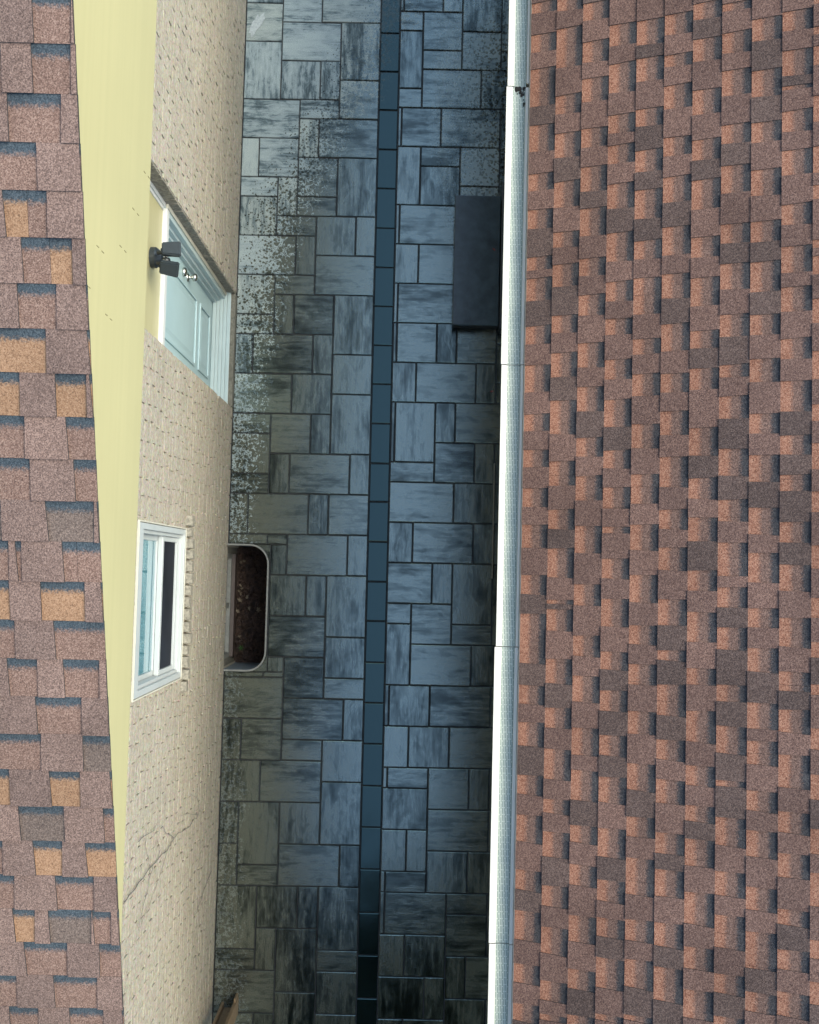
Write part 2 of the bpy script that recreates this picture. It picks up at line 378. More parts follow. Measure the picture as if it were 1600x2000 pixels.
rng = random.Random(11)
GAP = .0085
pm = {}
def paver_mesh(w_, h_):
    k = (round(w_, 3), round(h_, 3))
    if k not in pm:
        m = MB(); a, b = k[0]/2, k[1]/2; c = .0045
        r0 = [(-a, -b), (a, -b), (a, b), (-a, b)]; r1 = [(-a+c, -b+c), (a-c, -b+c), (a-c, b-c), (-a+c, b-c)]
        m.v = [(x, y, -.05) for x, y in r0]+[(x, y, -.0045) for x, y in r0]+[(x, y, 0) for x, y in r1]
        for q in range(4):
            e = (q+1) % 4
            m.f += [(q, e, 4+e, 4+q), (4+q, 4+e, 8+e, 8+q)]
        m.f.append((8, 9, 10, 11))
        me = m.mesh('paver'); me.materials.append(M['paver']); pm[k] = me
    return pm[k]
def put_paver(x0, x1, y0, y1, name='paver', dirx=None, mat=None):
    w_, h_ = x1-x0-GAP, y1-y0-GAP
    if w_ < .006 or h_ < .006: return
    cx, cy = (x0+x1)/2, (y0+y1)/2
    if dirx is None: dirx = w_ > h_*1.15 or (abs(w_-h_) < .15*h_ and rng.random() < .5)
    rot = 0 if dirx else math.pi/2
    if rng.random() < .5: rot += math.pi
    me = paver_mesh(w_, h_) if dirx else paver_mesh(h_, w_)
    if mat is not None:
        me = me.copy(); me.materials[0] = mat
    o = bpy.data.objects.new(name, me); COL.objects.link(o); o.parent = pavement
    o.location = (cx, cy, rng.uniform(-.0012, .0012)); o.rotation_euler = (rng.gauss(0, .0022), rng.gauss(0, .0022), rot+rng.gauss(0, .0015))
    return o

def interp(x, xs, ys):
    if x <= xs[0]: i = 0
    elif x >= xs[-1]: i = len(xs)-2
    else: i = max(k for k in range(len(xs)-1) if xs[k] <= x)
    f = (x-xs[i])/(xs[i+1]-xs[i]); return ys[i]+f*(ys[i+1]-ys[i])
# left field: column lines 0..7 from the wall to the channel, row lines in half-slab modules
LPAV = '''0,-3,2,3 2,-1,2,2 2,-3,2,2 4,-3,3,2 4,-1,3,2 0,0,2,2 2,1,3,2 5,1,2,3 0,2,2,3 2,3,2,2 4,3,1,2 5,4,2,2 0,5,3,2 3,5,2,1 3,6,1,2 4,6,3,2 0,7,1,2 1,7,2,2
3,8,2,2 5,8,2,3 0,9,2,1 2,9,1,2 0,10,2,2 3,10,2,1 2,11,2,1 4,11,2,2 6,11,1,2 0,12,3,2 3,12,1,2 4,13,3,2 0,14,2,2 2,14,2,1 2,15,1,2 3,15,2,2 5,15,2,3
0,16,2,1 0,17,1,2 1,17,3,2 4,17,1,2 5,18,2,2 0,19,3,2 3,19,2,2 5,20,2,3 0,21,2,1 2,21,2,2 4,21,1,2 0,22,2,2 2,23,1,2 3,23,3,2 6,23,1,2 0,24,2,1 0,25,1,2
1,25,3,2 4,25,1,2 5,25,2,2 0,27,2,2 2,27,1,2 3,27,3,2 6,27,1,2 2,29,2,2 4,29,1,2 5,29,2,3 2,31,3,2 5,32,2,2 0,33,2,1 2,33,1,1 3,33,2,2 0,34,3,2 5,34,2,1
3,35,3,2 6,35,1,2 0,36,1,2 1,36,2,2 3,37,2,1 5,37,2,2 0,38,2,2 2,38,3,2 5,39,2,3 0,40,1,2 1,40,2,3 3,40,2,2 0,42,1,2 3,42,3,2 6,42,1,2 1,43,2,1 0,44,2,3
2,44,2,2 4,44,1,2 5,44,2,3 2,46,1,2 3,46,2,3 0,47,2,1 5,47,2,1 0,48,3,2 5,48,2,2 3,49,2,2 0,50,2,2 2,50,1,2 5,50,2,2 3,51,2,2'''
RPAV = '''0,-2,2,2 2,-2,1,2 3,-1,2,2 3,-3,2,2 5,-1,2,3 0,0,1,1 1,0,2,2 3,1,2,2 0,1,1,3 1,2,2,1 5,2,2,1 0,4,1,1 1,3,3,2 4,3,3,2 0,5,2,2 2,5,3,2 5,5,2,3 0,7,1,3 1,7,2,1
3,7,2,2 1,8,2,2 5,8,2,2 3,9,2,2 0,10,3,2 0,12,1,2 1,12,2,2 0,14,3,2 0,16,2,2 2,16,1,2 3,16,2,2 5,16,2,1 5,17,2,2 0,18,1,2 1,18,3,2 4,18,1,2 5,19,2,1 0,20,2,3
2,20,1,2 3,20,3,2 2,22,2,2 4,22,1,2 5,22,2,2 0,23,2,1 0,24,3,2 3,24,2,2 0,26,1,2 1,26,3,2 4,26,1,2 0,28,2,2 2,28,1,2 3,28,2,3 0,30,1,1 1,30,2,2 0,31,1,3 3,31,2,1
1,32,3,2 4,32,3,2 0,34,2,2 2,34,3,2 0,36,1,2 1,36,2,2 3,36,3,2 0,38,2,1 2,38,2,2 4,38,1,2 0,39,2,2 2,40,3,2 0,41,1,2 1,41,1,2 2,42,2,2 4,42,2,2 0,43,2,1
0,44,3,2 3,44,2,1 3,45,2,2 0,46,1,2 1,46,2,2 3,47,1,2 4,47,2,2 0,48,2,2 2,48,1,2 3,49,2,2 0,50,1,2 1,50,2,2'''
def parse(s): return [tuple(int(k) for k in q.split(',')) for q in s.split()]
def complete(lst, ncol, r0, r1):
    occ = {}
    out = []
    for c, r, w_, h_ in lst:
        cells = [(c+i, r+j) for i in range(w_) for j in range(h_)]
        if any(q in occ for q in cells):        # trim instead of overlapping
            while h_ > 1 and any((c+i, r+h_-1) in occ for i in range(w_)): h_ -= 1
            cells = [(c+i, r+j) for i in range(w_) for j in range(h_)]
            if any(q in occ for q in cells): continue
        for q in cells: occ[q] = 1
        out.append((c, r, w_, h_))
    for r in range(r0, r1):
        for c in range(ncol):
            if (c, r) in occ: continue
            w_ = 1
            while w_ < 3 and c+w_ < ncol and (c+w_, r) not in occ: w_ += 1
            h_ = 1
            while h_ < 2 and all((c+i, r+h_) not in occ for i in range(w_)): h_ += 1
            for i in range(w_):
                for j in range(h_): occ[(c+i, r+j)] = 1
            out.append((c, r, w_, h_))
    return out
MOD = .1602
LX7 = lambda Y: interp(Y, [-3.5, 4.6], [-.3215, -.3345])
RX0 = lambda Y: interp(Y, [-3.2, 4.6], [-.1215, -.1475])
CHR = lambda Y: interp(Y, [-3.5, 4.6], [-.1595, -.1765])
_l0, _l25, _l50 = atz(478, 5.25).y, atz(449, 963).y, atz(415.7, 1977).y
_r0, _r24, _r48 = atz(788, 22).y, atz(768, 941).y, atz(738.6, 1907).y
def lrow(r, c): return interp(r, [0, 25, 50], [_l0, _l25, _l50]) + interp(r, [0, 50], [.0028, .001])*c
def rrow(r, c): return interp(r, [0, 24, 48], [_r0, _r24, _r48]) + interp(r, [0, 50], [.001, .001])*c
for c, r, w_, h_ in complete(parse(LPAV), 7, -5, 54):
    y1, y0 = lrow(r, c+w_/2), lrow(r+h_, c+w_/2); ym = (y0+y1)/2
    x0 = LX7(ym)-MOD*(7-c) if c else WALLX+.002; x1 = LX7(ym)-MOD*(7-c-w_)
    if x0 < WX1+.012 and y1 > WY0-.01 and y0 < WY1+.01:       # cut around the window well
        if y1 > WY1+.05: put_paver(x0, min(x1, 9), WY1+.008, y1); y1 = WY1+.008
        if y0 < WY0-.02: put_paver(x0, x1, y0, WY0-.008); y0 = WY0-.008
        x0 = WX1+.012
        if x1-x0 < .02: continue
    put_paver(x0, x1, y0, y1)
for c, r, w_, h_ in complete(parse(RPAV), 6, -5, 54):
    y1, y0 = rrow(r, c+w_/2), rrow(r+h_, c+w_/2); ym = (y0+y1)/2
    x0 = RX0(ym)+MOD*c; x1 = min(RX0(ym)+MOD*(c+w_), RWALL+.004)
    if c == 0:
        if w_ == 1 or rng.random() < .35: x0 = CHR(ym)
        else: put_paver(CHR(ym), RX0(ym), y0, y1, dirx=False)
    if c+w_ == 6: x1 = RWALL-.004
    put_paver(x0, x1, y0, y1)
chy = [-160, -86, -10, 65, 140, 215, 292, 368, 445, 522, 598, 674, 750, 827, 905, 980, 1058, 1136, 1213, 1294, 1373, 1453, 1535, 1616, 1698, 1783, 1866, 1950, 2036, 2122]
for a, b in zip(chy, chy[1:]):
    y1, y0 = atz(765-.025*a, a).y, atz(765-.025*b, b).y; ym = (y0+y1)/2
    put_paver(LX7(ym), CHR(ym), y0, y1, 'channel_brick', False, M['channel'])

# pale stain on a slab by the wall
m = MB(); pts = []
for k in range(26):
    a = 2*math.pi*k/26; rr = .045+.03*mnoise.noise(Vector((math.cos(a)*1.4, math.sin(a)*1.4, 3)))+.016*mnoise.noise(Vector((math.cos(a)*4, math.sin(a)*4, 9)))
    pts.append((rr*math.cos(a)*.9, rr*math.sin(a)*2.0))
c0 = atz(503, 45); rz = Matrix.Rotation(-.5, 2)
top = [rz @ Vector(p) for p in pts]
m.poly([(c0.x+p.x, c0.y+p.y, .0045) for p in top]); 
for k in range(26):
    a, b = top[k], top[(k+1) % 26]; m.quad((c0.x+a.x, c0.y+a.y, .0015), (c0.x+b.x, c0.y+b.y, .0015), (c0.x+b.x, c0.y+b.y, .0045), (c0.x+a.x, c0.y+a.y, .0045))
tag(m.build('mortar_splash', M['chalk']), 'pale dried mortar splash on a paving slab beside the buff brick wall', 'splash')

# ------------------------------------------------------------------ left house
HL = tag(empty('brick_house', (WALLX, 0, 0)), 'buff brick house with yellow gable cladding, pale blue door and weathered brown shingles', 'house')
def P(mb, name, mats, parent=None, **kw):      # part of the left house: built in world coordinates
    o = mb.build(name, mats, parent or HL, **kw)
    o.matrix_parent_inverse = Matrix.Identity(4)
    base = HL.location if parent is None else WORLDLOC.get(parent.name, Vector((0, 0, 0)))
    o.data.transform(Matrix.Translation(-Vector(base))); WORLDLOC[o.name] = Vector(base)
    return o
WORLDLOC = {}
DY0, DY1, DZ1 = 1.245, 2.165, 3.3       # door opening in the brickwork
NYA, NYB, NZA, NZB = -.73, .215, 1.615, 2.78   # window opening
YS, YE = -4.6, 5.6
XR = -1.056; RY0, RZ0, RA = 1.5668, 5.2308, .30016     # rake line: course 0 lower edge, slope
def roofz(Y): return RZ0+(Y-RY0)*math.tan(RA)
BX = WALLX-.012                          # mortar plane
m = MB()
def wallrects(y0, y1, z0, z1): m.quad((BX, y0, z0), (BX, y1, z0), (BX, y1, z1), (BX, y0, z1))
for y0, y1, z0, z1 in ((WY0-.7, WY0+.02, -.9, 4.15), (WY0+.02, WY1-.02, -.02, NZA), (WY0+.02, NYA, NZA, NZB), (NYB, WY1-.02+.4, NZA, NZB), (WY1-.02, NYB+.155, -.9, NZA),
                       (WY0+.02, NYB+.323, NZB, 4.15), (NYB+.155, DY0, -.9, NZA), (NYB+.323, DY0, NZA, 4.15), (DY0, DY1, -.9, .0), (DY0, DY1, DZ1, 4.15), (DY1, YE, -.9, 4.15)):
    wallrects(y0, y1, z0, z1)
m.m = [0]*len(m.f)
m.quad((BX, YS, -.9), (BX, WY0-.7, -.9), (BX, WY0-.7, roofz(WY0-.7)-.06), (BX, YS, roofz(YS)-.06))
# reveals and a solid body behind the face
D = .28
m.quad((BX, DY1, 0), (BX-D, DY1, 0), (BX-D, DY1, DZ1), (BX, DY1, DZ1)); m.quad((BX, DY0, 0), (BX, DY0, DZ1), (BX-D, DY0, DZ1), (BX-D, DY0, 0))
m.quad((BX, DY0, DZ1), (BX, DY1, DZ1), (BX-D, DY1, DZ1), (BX-D, DY0, DZ1)); m.quad((BX-D, DY0, 0), (BX-D, DY0, DZ1), (BX-D, DY1, DZ1), (BX-D, DY1, 0))
m.quad((BX, NYA, NZA), (BX-.2, NYA, NZA), (BX-.2, NYA, NZB), (BX, NYA, NZB)); m.quad((BX, NYB, NZA), (BX, NYB, NZB), (BX-.2, NYB, NZB), (BX-.2, NYB, NZA))
m.quad((BX, NYA, NZB), (BX, NYB, NZB), (BX-.2, NYB, NZB), (BX-.2, NYA, NZB)); m.quad((BX, NYA, NZA), (BX, NYB, NZA), (BX-.2, NYB, NZA), (BX-.2, NYA, NZA))
m.quad((BX-.2, NYA, NZA), (BX-.2, NYB, NZA), (BX-.2, NYB, NZB), (BX-.2, NYA, NZB))
m.quad((BX-6, YS, -.9), (BX, YS, -.9), (BX, YS, roofz(YS)-.06), (BX-6, YS, roofz(YS)-.06)); m.quad((BX-6, YE, -.9), (BX, YE, -.9), (BX, YE, 4.15), (BX-6, YE, 4.15))
m.quad((BX-6, YS, -.9), (BX-6, YE, -.9), (BX-6, YE, 4.15), (BX-6, YS, roofz(YS)-.06))
wall = P(m, 'wall', M['mortar'], fix=False)
# brickwork: every brick a block, staggered courses, too thin in this view to pick apart singly
br = random.Random(5); m = MB(); ch, bl = .0665, .202; jt = .009
def brick(y0, y1, z0, z1):
    if z1 > roofz(y0)-.07: return
    # clip against openings
    for oy0, oy1, oz0, oz1 in ((DY0, DY1, -.1, DZ1), (NYA, NYB, NZA-.07, NZB)):
        if z1 > oz0+.01 and z0 < oz1-.01 and y1 > oy0 and y0 < oy1:
            if y0 < oy0-.03: brick(y0, oy0, z0, z1)
            if y1 > oy1+.03: brick(oy1, y1, z0, z1)
            return
    p = WALLX+br.uniform(-.0012, .0012); t_ = br.uniform(-.001, .001); c = .0016
    a, b, cc, d = y0, y1, z0, z1
    i = len(m.v)
    m.v += [(BX-.002, a, cc), (BX-.002, b, cc), (BX-.002, b, d), (BX-.002, a, d), (p+t_, a+c, cc+c), (p-t_, b-c, cc+c), (p-t_, b-c, d-c), (p+t_, a+c, d-c)]
    for f in ((4, 5, 6, 7), (0, 1, 5, 4), (1, 2, 6, 5), (2, 3, 7, 6), (3, 0, 4, 7)): m.f.append(tuple(i+k for k in f)); m.m.append(0)
nz = int(4.1/ch)
for k in range(nz):
    z = .004+k*ch; y = YS+(.0 if k % 2 else bl/2)+br.uniform(-.006, .006)
    while y < YE:
        L = bl+br.uniform(-.005, .005)
        hj = br.choice([.001, .002, .004, .006, .009]); brick(y+hj, y+L-.001, z+br.uniform(0, .0012), z+ch-br.uniform(0, .0012)); y += L
o = P(m, 'brickwork', M['brick'], wall, fix=False); tag(o, kind='stuff')
# bricks returning into the far door reveal
m = MB()
for k in range(0, int(DZ1/ch)):
    z = .004+k*ch
    m.box(BX-.17, WALLX-.004, DY1-.006-br.uniform(0, .004), DY1+.02, z+.004, z+ch-.004)
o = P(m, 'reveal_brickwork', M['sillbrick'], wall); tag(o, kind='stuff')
# rough concrete strip under the threshold
m = MB(); m.bbox(-1.60, WALLX+.004, DY0+.003, DY1-.012, -.03, .062, .006); P(m, 'door_step_concrete', M['concrete'])
# panel above the door
XP = -1.53; HEADZ = 2.12
m = MB(); m.box(XP-.03, XP, DY0+.002, DY1-.03, HEADZ+.01, DZ1-.002); pan = P(m, 'transom_panel', M['yellow'])
m = MB(); m.box(XP-.03, XP+.016, DY1-.03, DY1-.007, HEADZ+.01, DZ1-.002); m.box(XP-.03, XP+.006, DY1-.05, DY1-.031, HEADZ+.01, DZ1-.002); P(m, 'panel_trim', M['trimw'], pan)
# door frame: casing, stepped jambs, head
XF = -1.512
m = MB(); m.bbox(-1.66, XF, DY1-.062, DY1-.008, .063, HEADZ, .003); m.box(-1.64, XF-.035, DY1-.082, DY1-.0625, .064, HEADZ-.04)
m.box(-1.64, XF-.062, DY1-.1, DY1-.0825, .064, HEADZ-.05)
fr = P(m, 'door_frame', M['doorframe'])
m = MB(); m.bbox(XF-.002, XF+.012, DY1-.034, DY1-.006, .063, HEADZ+.004, .003); P(m, 'casing', M['sealant'], fr)
m = MB(); m.bbox(-1.66, XF, DY0+.004, DY0+.05, .063, HEADZ, .003); m.box(-1.64, XF-.035, DY0+.0505, DY0+.075, .064, HEADZ-.04); P(m, 'jamb', M['doorframe'], fr)
m = MB(); m.bbox(-1.66, XF+.008, DY0+.003, DY1-.036, HEADZ-.055, HEADZ+.008, .004); m.box(-1.64, XF-.03, DY0+.05, DY1-.083, HEADZ-.085, HEADZ-.0555); P(m, 'head_casing', M['trimw'], fr)
m = MB()
for k, (xa, xb, zt) in enumerate(((-1.60, -1.572, .128), (-1.5715, -1.548, .116), (-1.5475, -1.522, .104), (-1.5215, -1.495, .092), (-1.4945, -1.466, .078))):
    m.bbox(xa, xb, DY0+.004, DY1-.0, .0625, zt, .003)
P(m, 'threshold', M['doorframe'], fr)
# door leaf
XD = -1.602; da, db = DY0+.077, DY1-.102
m = MB(); m.box(XD-.04, XD, da, db, .09, HEADZ-.06); door = P(m, 'door', M['door'])
def door_panel(y0, y1, z0, z1):
    m = MB(); t_ = .022
    for a, b, c, d in ((y0, y1, z0, z0+t_), (y0, y1, z1-t_, z1), (y0, y0+t_, z0+t_, z1-t_), (y1-t_, y1, z0+t_, z1-t_)): m.bbox(XD-.001, XD+.011, a, b, c, d, .004)
    i = .05; m.hexa([(XD-.001, y0+i, z0+i), (XD-.001, y1-i, z0+i), (XD-.001, y1-i, z1-i), (XD-.001, y0+i, z1-i), (XD+.007, y0+i+.03, z0+i+.03), (XD+.007, y1-i-.03, z0+i+.03), (XD+.007, y1-i-.03, z1-i-.03), (XD+.007, y0+i+.03, z1-i-.03)])
    P(m, 'door_panel', M['door'], door)
door_panel(da+.11, db-.13, .74, 1.96); door_panel(da+.11, db-.13, .24, .62)
def lathe(prof, org, ax, n=20):
    ax = Vector(ax).normalized(); u = ax.orthogonal().normalized(); v_ = ax.cross(u); m = MB(); k = len(prof)
    for t_, r in prof:
        for j in range(n):
            a = 2*math.pi*j/n; m.v.append(tuple(Vector(org)+ax*t_+(u*math.cos(a)+v_*math.sin(a))*r))
    for i in range(k-1):
        for j in range(n): m.f.append((i*n+j, i*n+(j+1) % n, (i+1)*n+(j+1) % n, (i+1)*n+j)); m.m.append(0)
    m.f.append(tuple(range(n))[::-1]); m.m.append(0); m.f.append(tuple((k-1)*n+j for j in range(n))); m.m.append(0)
    return m
kp = atx(366, 544, XD); kz = kp.z
P(lathe([(0, .033), (.006, .033), (.012, .024), (.014, .012), (.032, .011), (.036, .02), (.044, .028), (.055, .0295), (.066, .024), (.071, .012)], (XD, db-.062, kz), (1, 0, 0)), 'door_knob', M['chrome'], door, smooth=True)
P(lathe([(0, .034), (.012, .033), (.022, .027), (.024, .02), (.025, .0)], (XD, db-.062, kz+.135), (1, 0, 0)), 'deadbolt', M['chrome'], door, smooth=True)

# window: white single-hung unit
win = empty('window', (0, 0, 0)); win.parent = HL; win.matrix_parent_inverse = Matrix.Identity(4); win.location = -HL.location
def PW(mb, name, mat, **kw):
    o = mb.build(name, mat, win, **kw); return o
XW = WALLX+.007; ya, yb, za, zb = NYA+.004, NYB-.004, NZA+.003, NZB-.003
def ring(m, x0, x1, y0, y1, z0, z1, t_, tz0=None, tz1=None, b=.003):
    tz0 = tz0 or t_; tz1 = tz1 or t_
    m.bbox(x0, x1, y0, y1, z0, z0+tz0, b); m.bbox(x0, x1, y0, y1, z1-tz1, z1, b)
    m.bbox(x0+.0005, x1-.0005, y0, y0+t_, z0+tz0, z1-tz1, b); m.bbox(x0+.0005, x1-.0005, y1-t_, y1, z0+tz0, z1-tz1, b)
m = MB(); ring(m, XW-.10, XW, ya, yb, za, zb, .034, .032, .09); ring(m, XW-.099, XW-.018, ya+.0345, yb-.0345, za+.0325, zb-.0905, .02, .014, .05); PW(m, 'window_frame', M['vinyl'])
y0, y1 = ya+.055, yb-.055; z0, z1 = za+.047, 2.60; zm = 2.092
m = MB(); ring(m, XW-.064, XW-.034, y0, y1, z0, zm, .03, .045, .034); PW(m, 'lower_sash', M['vinyl'])
m = MB(); ring(m, XW-.096, XW-.066, y0, y1, zm-.02, z1, .03, .018, .05); PW(m, 'upper_sash', M['vinyl'])
m = MB(); m.box(XW-.054, XW-.047, y0+.0305, y1-.0305, z0+.0455, zm-.0345); PW(m, 'lower_pane_screen', M['screen'])
m = MB(); m.box(XW-.084, XW-.078, y0+.0305, y1-.0305, zm-.0015, z1-.0505); PW(m, 'upper_pane', M['glassteal'])
m = MB(); ring(m, WALLX-.004, XW+.003, NYA-.008, NYB+.008, NZA-.006, NZB+.01, .009, .008, .008, .002); PW(m, 'sealant_bead', M['sealant'])
# rowlock sill of rough bricks below the window
sill = empty('window_sill'); sill.parent = HL; sill.matrix_parent_inverse = Matrix.Identity(4); sill.location = -HL.location
yy = NYA-.10
while yy < NYB+.06:
    L = br.uniform(.068, .084); m = MB(); pr = br.uniform(-.01, .008); g2 = .0045
    y0, y1 = yy+g2*br.uniform(.3, 1), yy+L-g2*br.uniform(.3, 1)
    xo = WALLX+.040+pr; zt = NZA-.009+br.uniform(-.004, .0)
    m.hexa([(BX-.05, y0, zt-.10), (xo, y0+.002, zt-.112), (xo, y1-.003, zt-.112), (BX-.05, y1, zt-.10), (BX-.05, y0, zt), (xo+.003, y0+.004, zt-.036), (xo-.002, y1-.004, zt-.036), (BX-.05, y1, zt)])
    bm = bmesh.new(); me = m.mesh('t'); bm.from_mesh(me); bmesh.ops.bevel(bm, geom=list(bm.edges), offset=.004, segments=1, affect='EDGES')
    bmesh.ops.recalc_face_normals(bm, faces=bm.faces)
    m2 = MB(); m2.addbm(bm); m2.build('sill_brick', M['sillbrick'], sill); yy += L
# basement window at the back of the window well
bw = empty('basement_window'); bw.parent = HL; bw.matrix_parent_inverse = Matrix.Identity(4); bw.location = -HL.location
m = MB(); m.box(BX-.30, BX-.10, WY0+.02, WY1-.02, -.95, -.43); m.box(BX-.30, BX-.012, WY0-.3, WY0+.07, -.95, -.025); m.box(BX-.30, BX-.012, WY1-.07, WY1+.3, -.95, -.025); m.build('foundation_surround', M['concrete'], bw)
m = MB(); m.hexa([(BX-.09, WY0+.07, -.46), (WALLX-.002, WY0+.05, -.50), (WALLX-.002, WY1-.07, -.50), (BX-.09, WY1-.075, -.46), (BX-.09, WY0+.072, -.37), (WALLX-.002, WY0+.072, -.40), (WALLX-.002, WY1-.072, -.40), (BX-.09, WY1-.072, -.37)]); m.build('sill', M['brownwood'], bw)
m = MB(); ring(m, BX-.06, BX-.012, WY0+.071, WY1-.071, -.368, -.03, .04); m.box(BX-.055, BX-.018, (WY0+WY1)/2-.02, (WY0+WY1)/2+.02, -.327, -.071); m.build('frame', M['galvrim'], bw)
for a, b in ((WY0+.112, (WY0+WY1)/2-.021), ((WY0+WY1)/2+.021, WY1-.112)):
    m = MB(); m.box(BX-.05, BX-.04, a, b, -.327, -.071); m.build('pane', M['glassdark'], bw)

# gable cladding and roof of the left house
ca, sa = math.cos(RA), math.sin(RA)
SOF = 4.225; YR0 = RY0-47*E_*ca; YRID = 3.3
XG = XR-.016
m = MB()
def gz(Y): return roofz(Y)-.035
yb0 = RY0+(SOF+.02+.035-RZ0)/math.tan(RA)
m.poly([(XG, yb0, SOF), (XG, YRID*2-yb0, SOF), (XG, YRID, gz(YRID)), (XG, yb0, SOF+.02)])
m.poly([(XG-.03, yb0, SOF), (XG-.03, YRID*2-yb0, SOF), (XG-.03, YRID, gz(YRID)), (XG-.03, yb0, SOF+.02)][::-1])
m.box(XG-.03, XG-.001, yb0+.02, YRID*2-yb0, SOF-.012, SOF-.0005)
clad = P(m, 'gable_cladding', M['yellow'], fix=False)
m = MB(); m.box(XR-1.2, XG-.03, yb0, YRID*2-yb0, SOF-.006, SOF+.012); P(m, 'soffit', M['brownwood'])
for x_, y_ in ((282, 335), (290, 345), (260, 407), (269, 418), (190, 480), (200, 491), (235, 480), (244, 490), (207, 614), (216, 623), (173, 560)):
    p = atx(x_, y_, XG+.001); m = MB()
    m.box(XG-.001, XG+.0018, p.y-.0011, p.y+.0011, p.z-.02, p.z+.006); P(m, 'lap_seam', M['scratch'], clad)
# roof deck: two pitches
m = MB(); nrm = Vector((0, -sa, ca))
for xr in (0,):
    xa, xb = -6.0, XR-.006
    a = [(xa, YR0, roofz(YR0)-.03), (xb, YR0, roofz(YR0)-.03), (xb, YRID, roofz(YRID)-.03), (xa, YRID, roofz(YRID)-.03)]
    b = [(x, y, z+.026) for x, y, z in a]; m.hexa(a+b)
    ye = YRID*2-YR0
    a = [(xa, YRID+.001, roofz(YRID)-.03), (xb, YRID+.001, roofz(YRID)-.03), (xb, ye, roofz(YR0)-.03), (xa, ye, roofz(YR0)-.03)]
    b = [(x, y, z+.026) for x, y, z in a]; m.hexa(a+b)
roofL = P(m, 'roof', [M['l_tab']])
RoofL_off = -HL.location
# shingles of the left roof. local frame: x along the course (world X), y up the slope, z off the deck
FL = Matrix(((1, 0, 0), (0, ca, -sa), (0, sa, ca)))
ORGL = Vector((0, RY0, RZ0))
T0, T1 = .006, .0016
def slab_obj(name, u0, u1, z_lo, z_hi, thick, mat, parent, frame, org, n, uskew=(0, 0), off=Vector((0, 0, 0)), v0=0., v1=E_):
    """wedge lying on the deck between u0..u1 and the course lines n, n+1; the object's origin is the course's lower edge"""
    m = MB(); L = u1-u0
    a = [(0, v0, z_lo-thick), (L, v0, z_lo-thick), (L, v1, min(z_hi-thick, z_hi-.001)), (0, v1, min(z_hi-thick, z_hi-.001))]
    b = [(0, v0, z_lo), (L, v0, z_lo), (L+uskew[1], v1, z_hi), (uskew[0], v1, z_hi)]
    a[2] = (L+uskew[1], v1, a[2][2]); a[3] = (uskew[0], v1, a[3][2])
    m.hexa(a+b, 0, 1)
    o = m.build(name, [mat, M['edge']], parent)
    o.matrix_parent_inverse = Matrix.Identity(4)
    o.matrix_local = Matrix.Translation(org + frame @ Vector((u0, n*E_, 0)) + off) @ frame.to_4x4()
    return o
LREC = '''66-140B|0-5B 65-140B|18-120B|0-75B|13-56T 56-94B|47-100B 100-144T|38-112B|0-92T|0-41T 111-171T|0-50B 135-190B|0-61B 148-195B|0-5D 96-185D|0-19B 36-44B 126-152B 152-200B|0-21T 81-167T|0-31B 109-215B|19-75B 127-195B|74-161B|0-81B 163-230D|0-21T 101-158T|41-127D 204-235B|0-6B 70-122T 172-235T|0-29B 112-185B|31-69T 99-179D 185-218B|53-133B 195-245B|0-35B 108-191B|22-78B 139-204B'''.split('|')
XL0 = -2.3
lr = random.Random(21)
nrmL = FL @ Vector((0, 0, 1))
for k in range(-7, 47):           # k: course index counted down from the first full course seen; its lower edge is line k
    n = -k
    ylo = None
    rec = []
    if 0 <= k < len(LREC):
        pm_ = ORGL + FL @ Vector((0, (n+.5)*E_, 0))
        for s in LREC[k].split():
            a, b = s[:-1].split('-'); a, b = float(a), float(b)
            yp = [83, 183, 280, 375, 467, 558, 647, 735, 820, 903, 980, 1060, 1137, 1206, 1280, 1357, 1430, 1500, 1570, 1640, 1712, 1778, 1848, 1910, 1975, 2040][k]
            ya_ = yp-40
            xa = atplane(a, ya_, ORGL, nrmL).x; xb = atplane(b, ya_, ORGL, nrmL).x
            if a <= 0: xa -= lr.uniform(.02, .12)
            rec.append((xa, min(xb, XR), {'B': 'l_brn', 'T': 'l_tan', 'D': 'l_drk'}[s[-1]]))
        x = min([r[0] for r in rec]) - lr.uniform(.12, .2)
    else: x = XR-lr.uniform(0, .15)
    while x > XL0+.1:
        w_ = lr.uniform(.11, .2); rec.append((x-w_, x, lr.choice(['l_brn', 'l_brn', 'l_tan', 'l_drk']))); x -= w_+lr.uniform(.12, .22)
    rec.sort()
    # base strips: the lower lamination, one piece per colour zone boundary at strip ends
    xs = [XL0]
    bounds = []
    for i, (a, b, mt) in enumerate(rec):
        nxt = rec[i+1][0] if i+1 < len(rec) else XR
        s0 = XL0 if i == 0 else (rec[i-1][1]+a)/2
        s1 = XR+.004 if i == len(rec)-1 else (b+nxt)/2
        slab_obj('shingle', s0+.0005, s1-.0005, T0, T1, .0055, M[mt], roofL, FL, ORGL, n, off=RoofL_off)
    # raised tabs between the recesses
    edges = [(XL0, None)] + [(r[0], r[1]) for r in rec]
    prev = XL0
    for a, b, mt in rec + [(XR+.004, None, None)]:
        if a-prev > .006:
            dz = lr.uniform(0, .0015)
            sk = lr.uniform(-.003, .009)
            slab_obj('shingle_tab', prev, a, T0+.0075+dz, T1+.0055, .0073, M['l_tab'], roofL, FL, ORGL, n, uskew=(lr.uniform(0, .006), -sk), off=RoofL_off)
        prev = b if b else prev

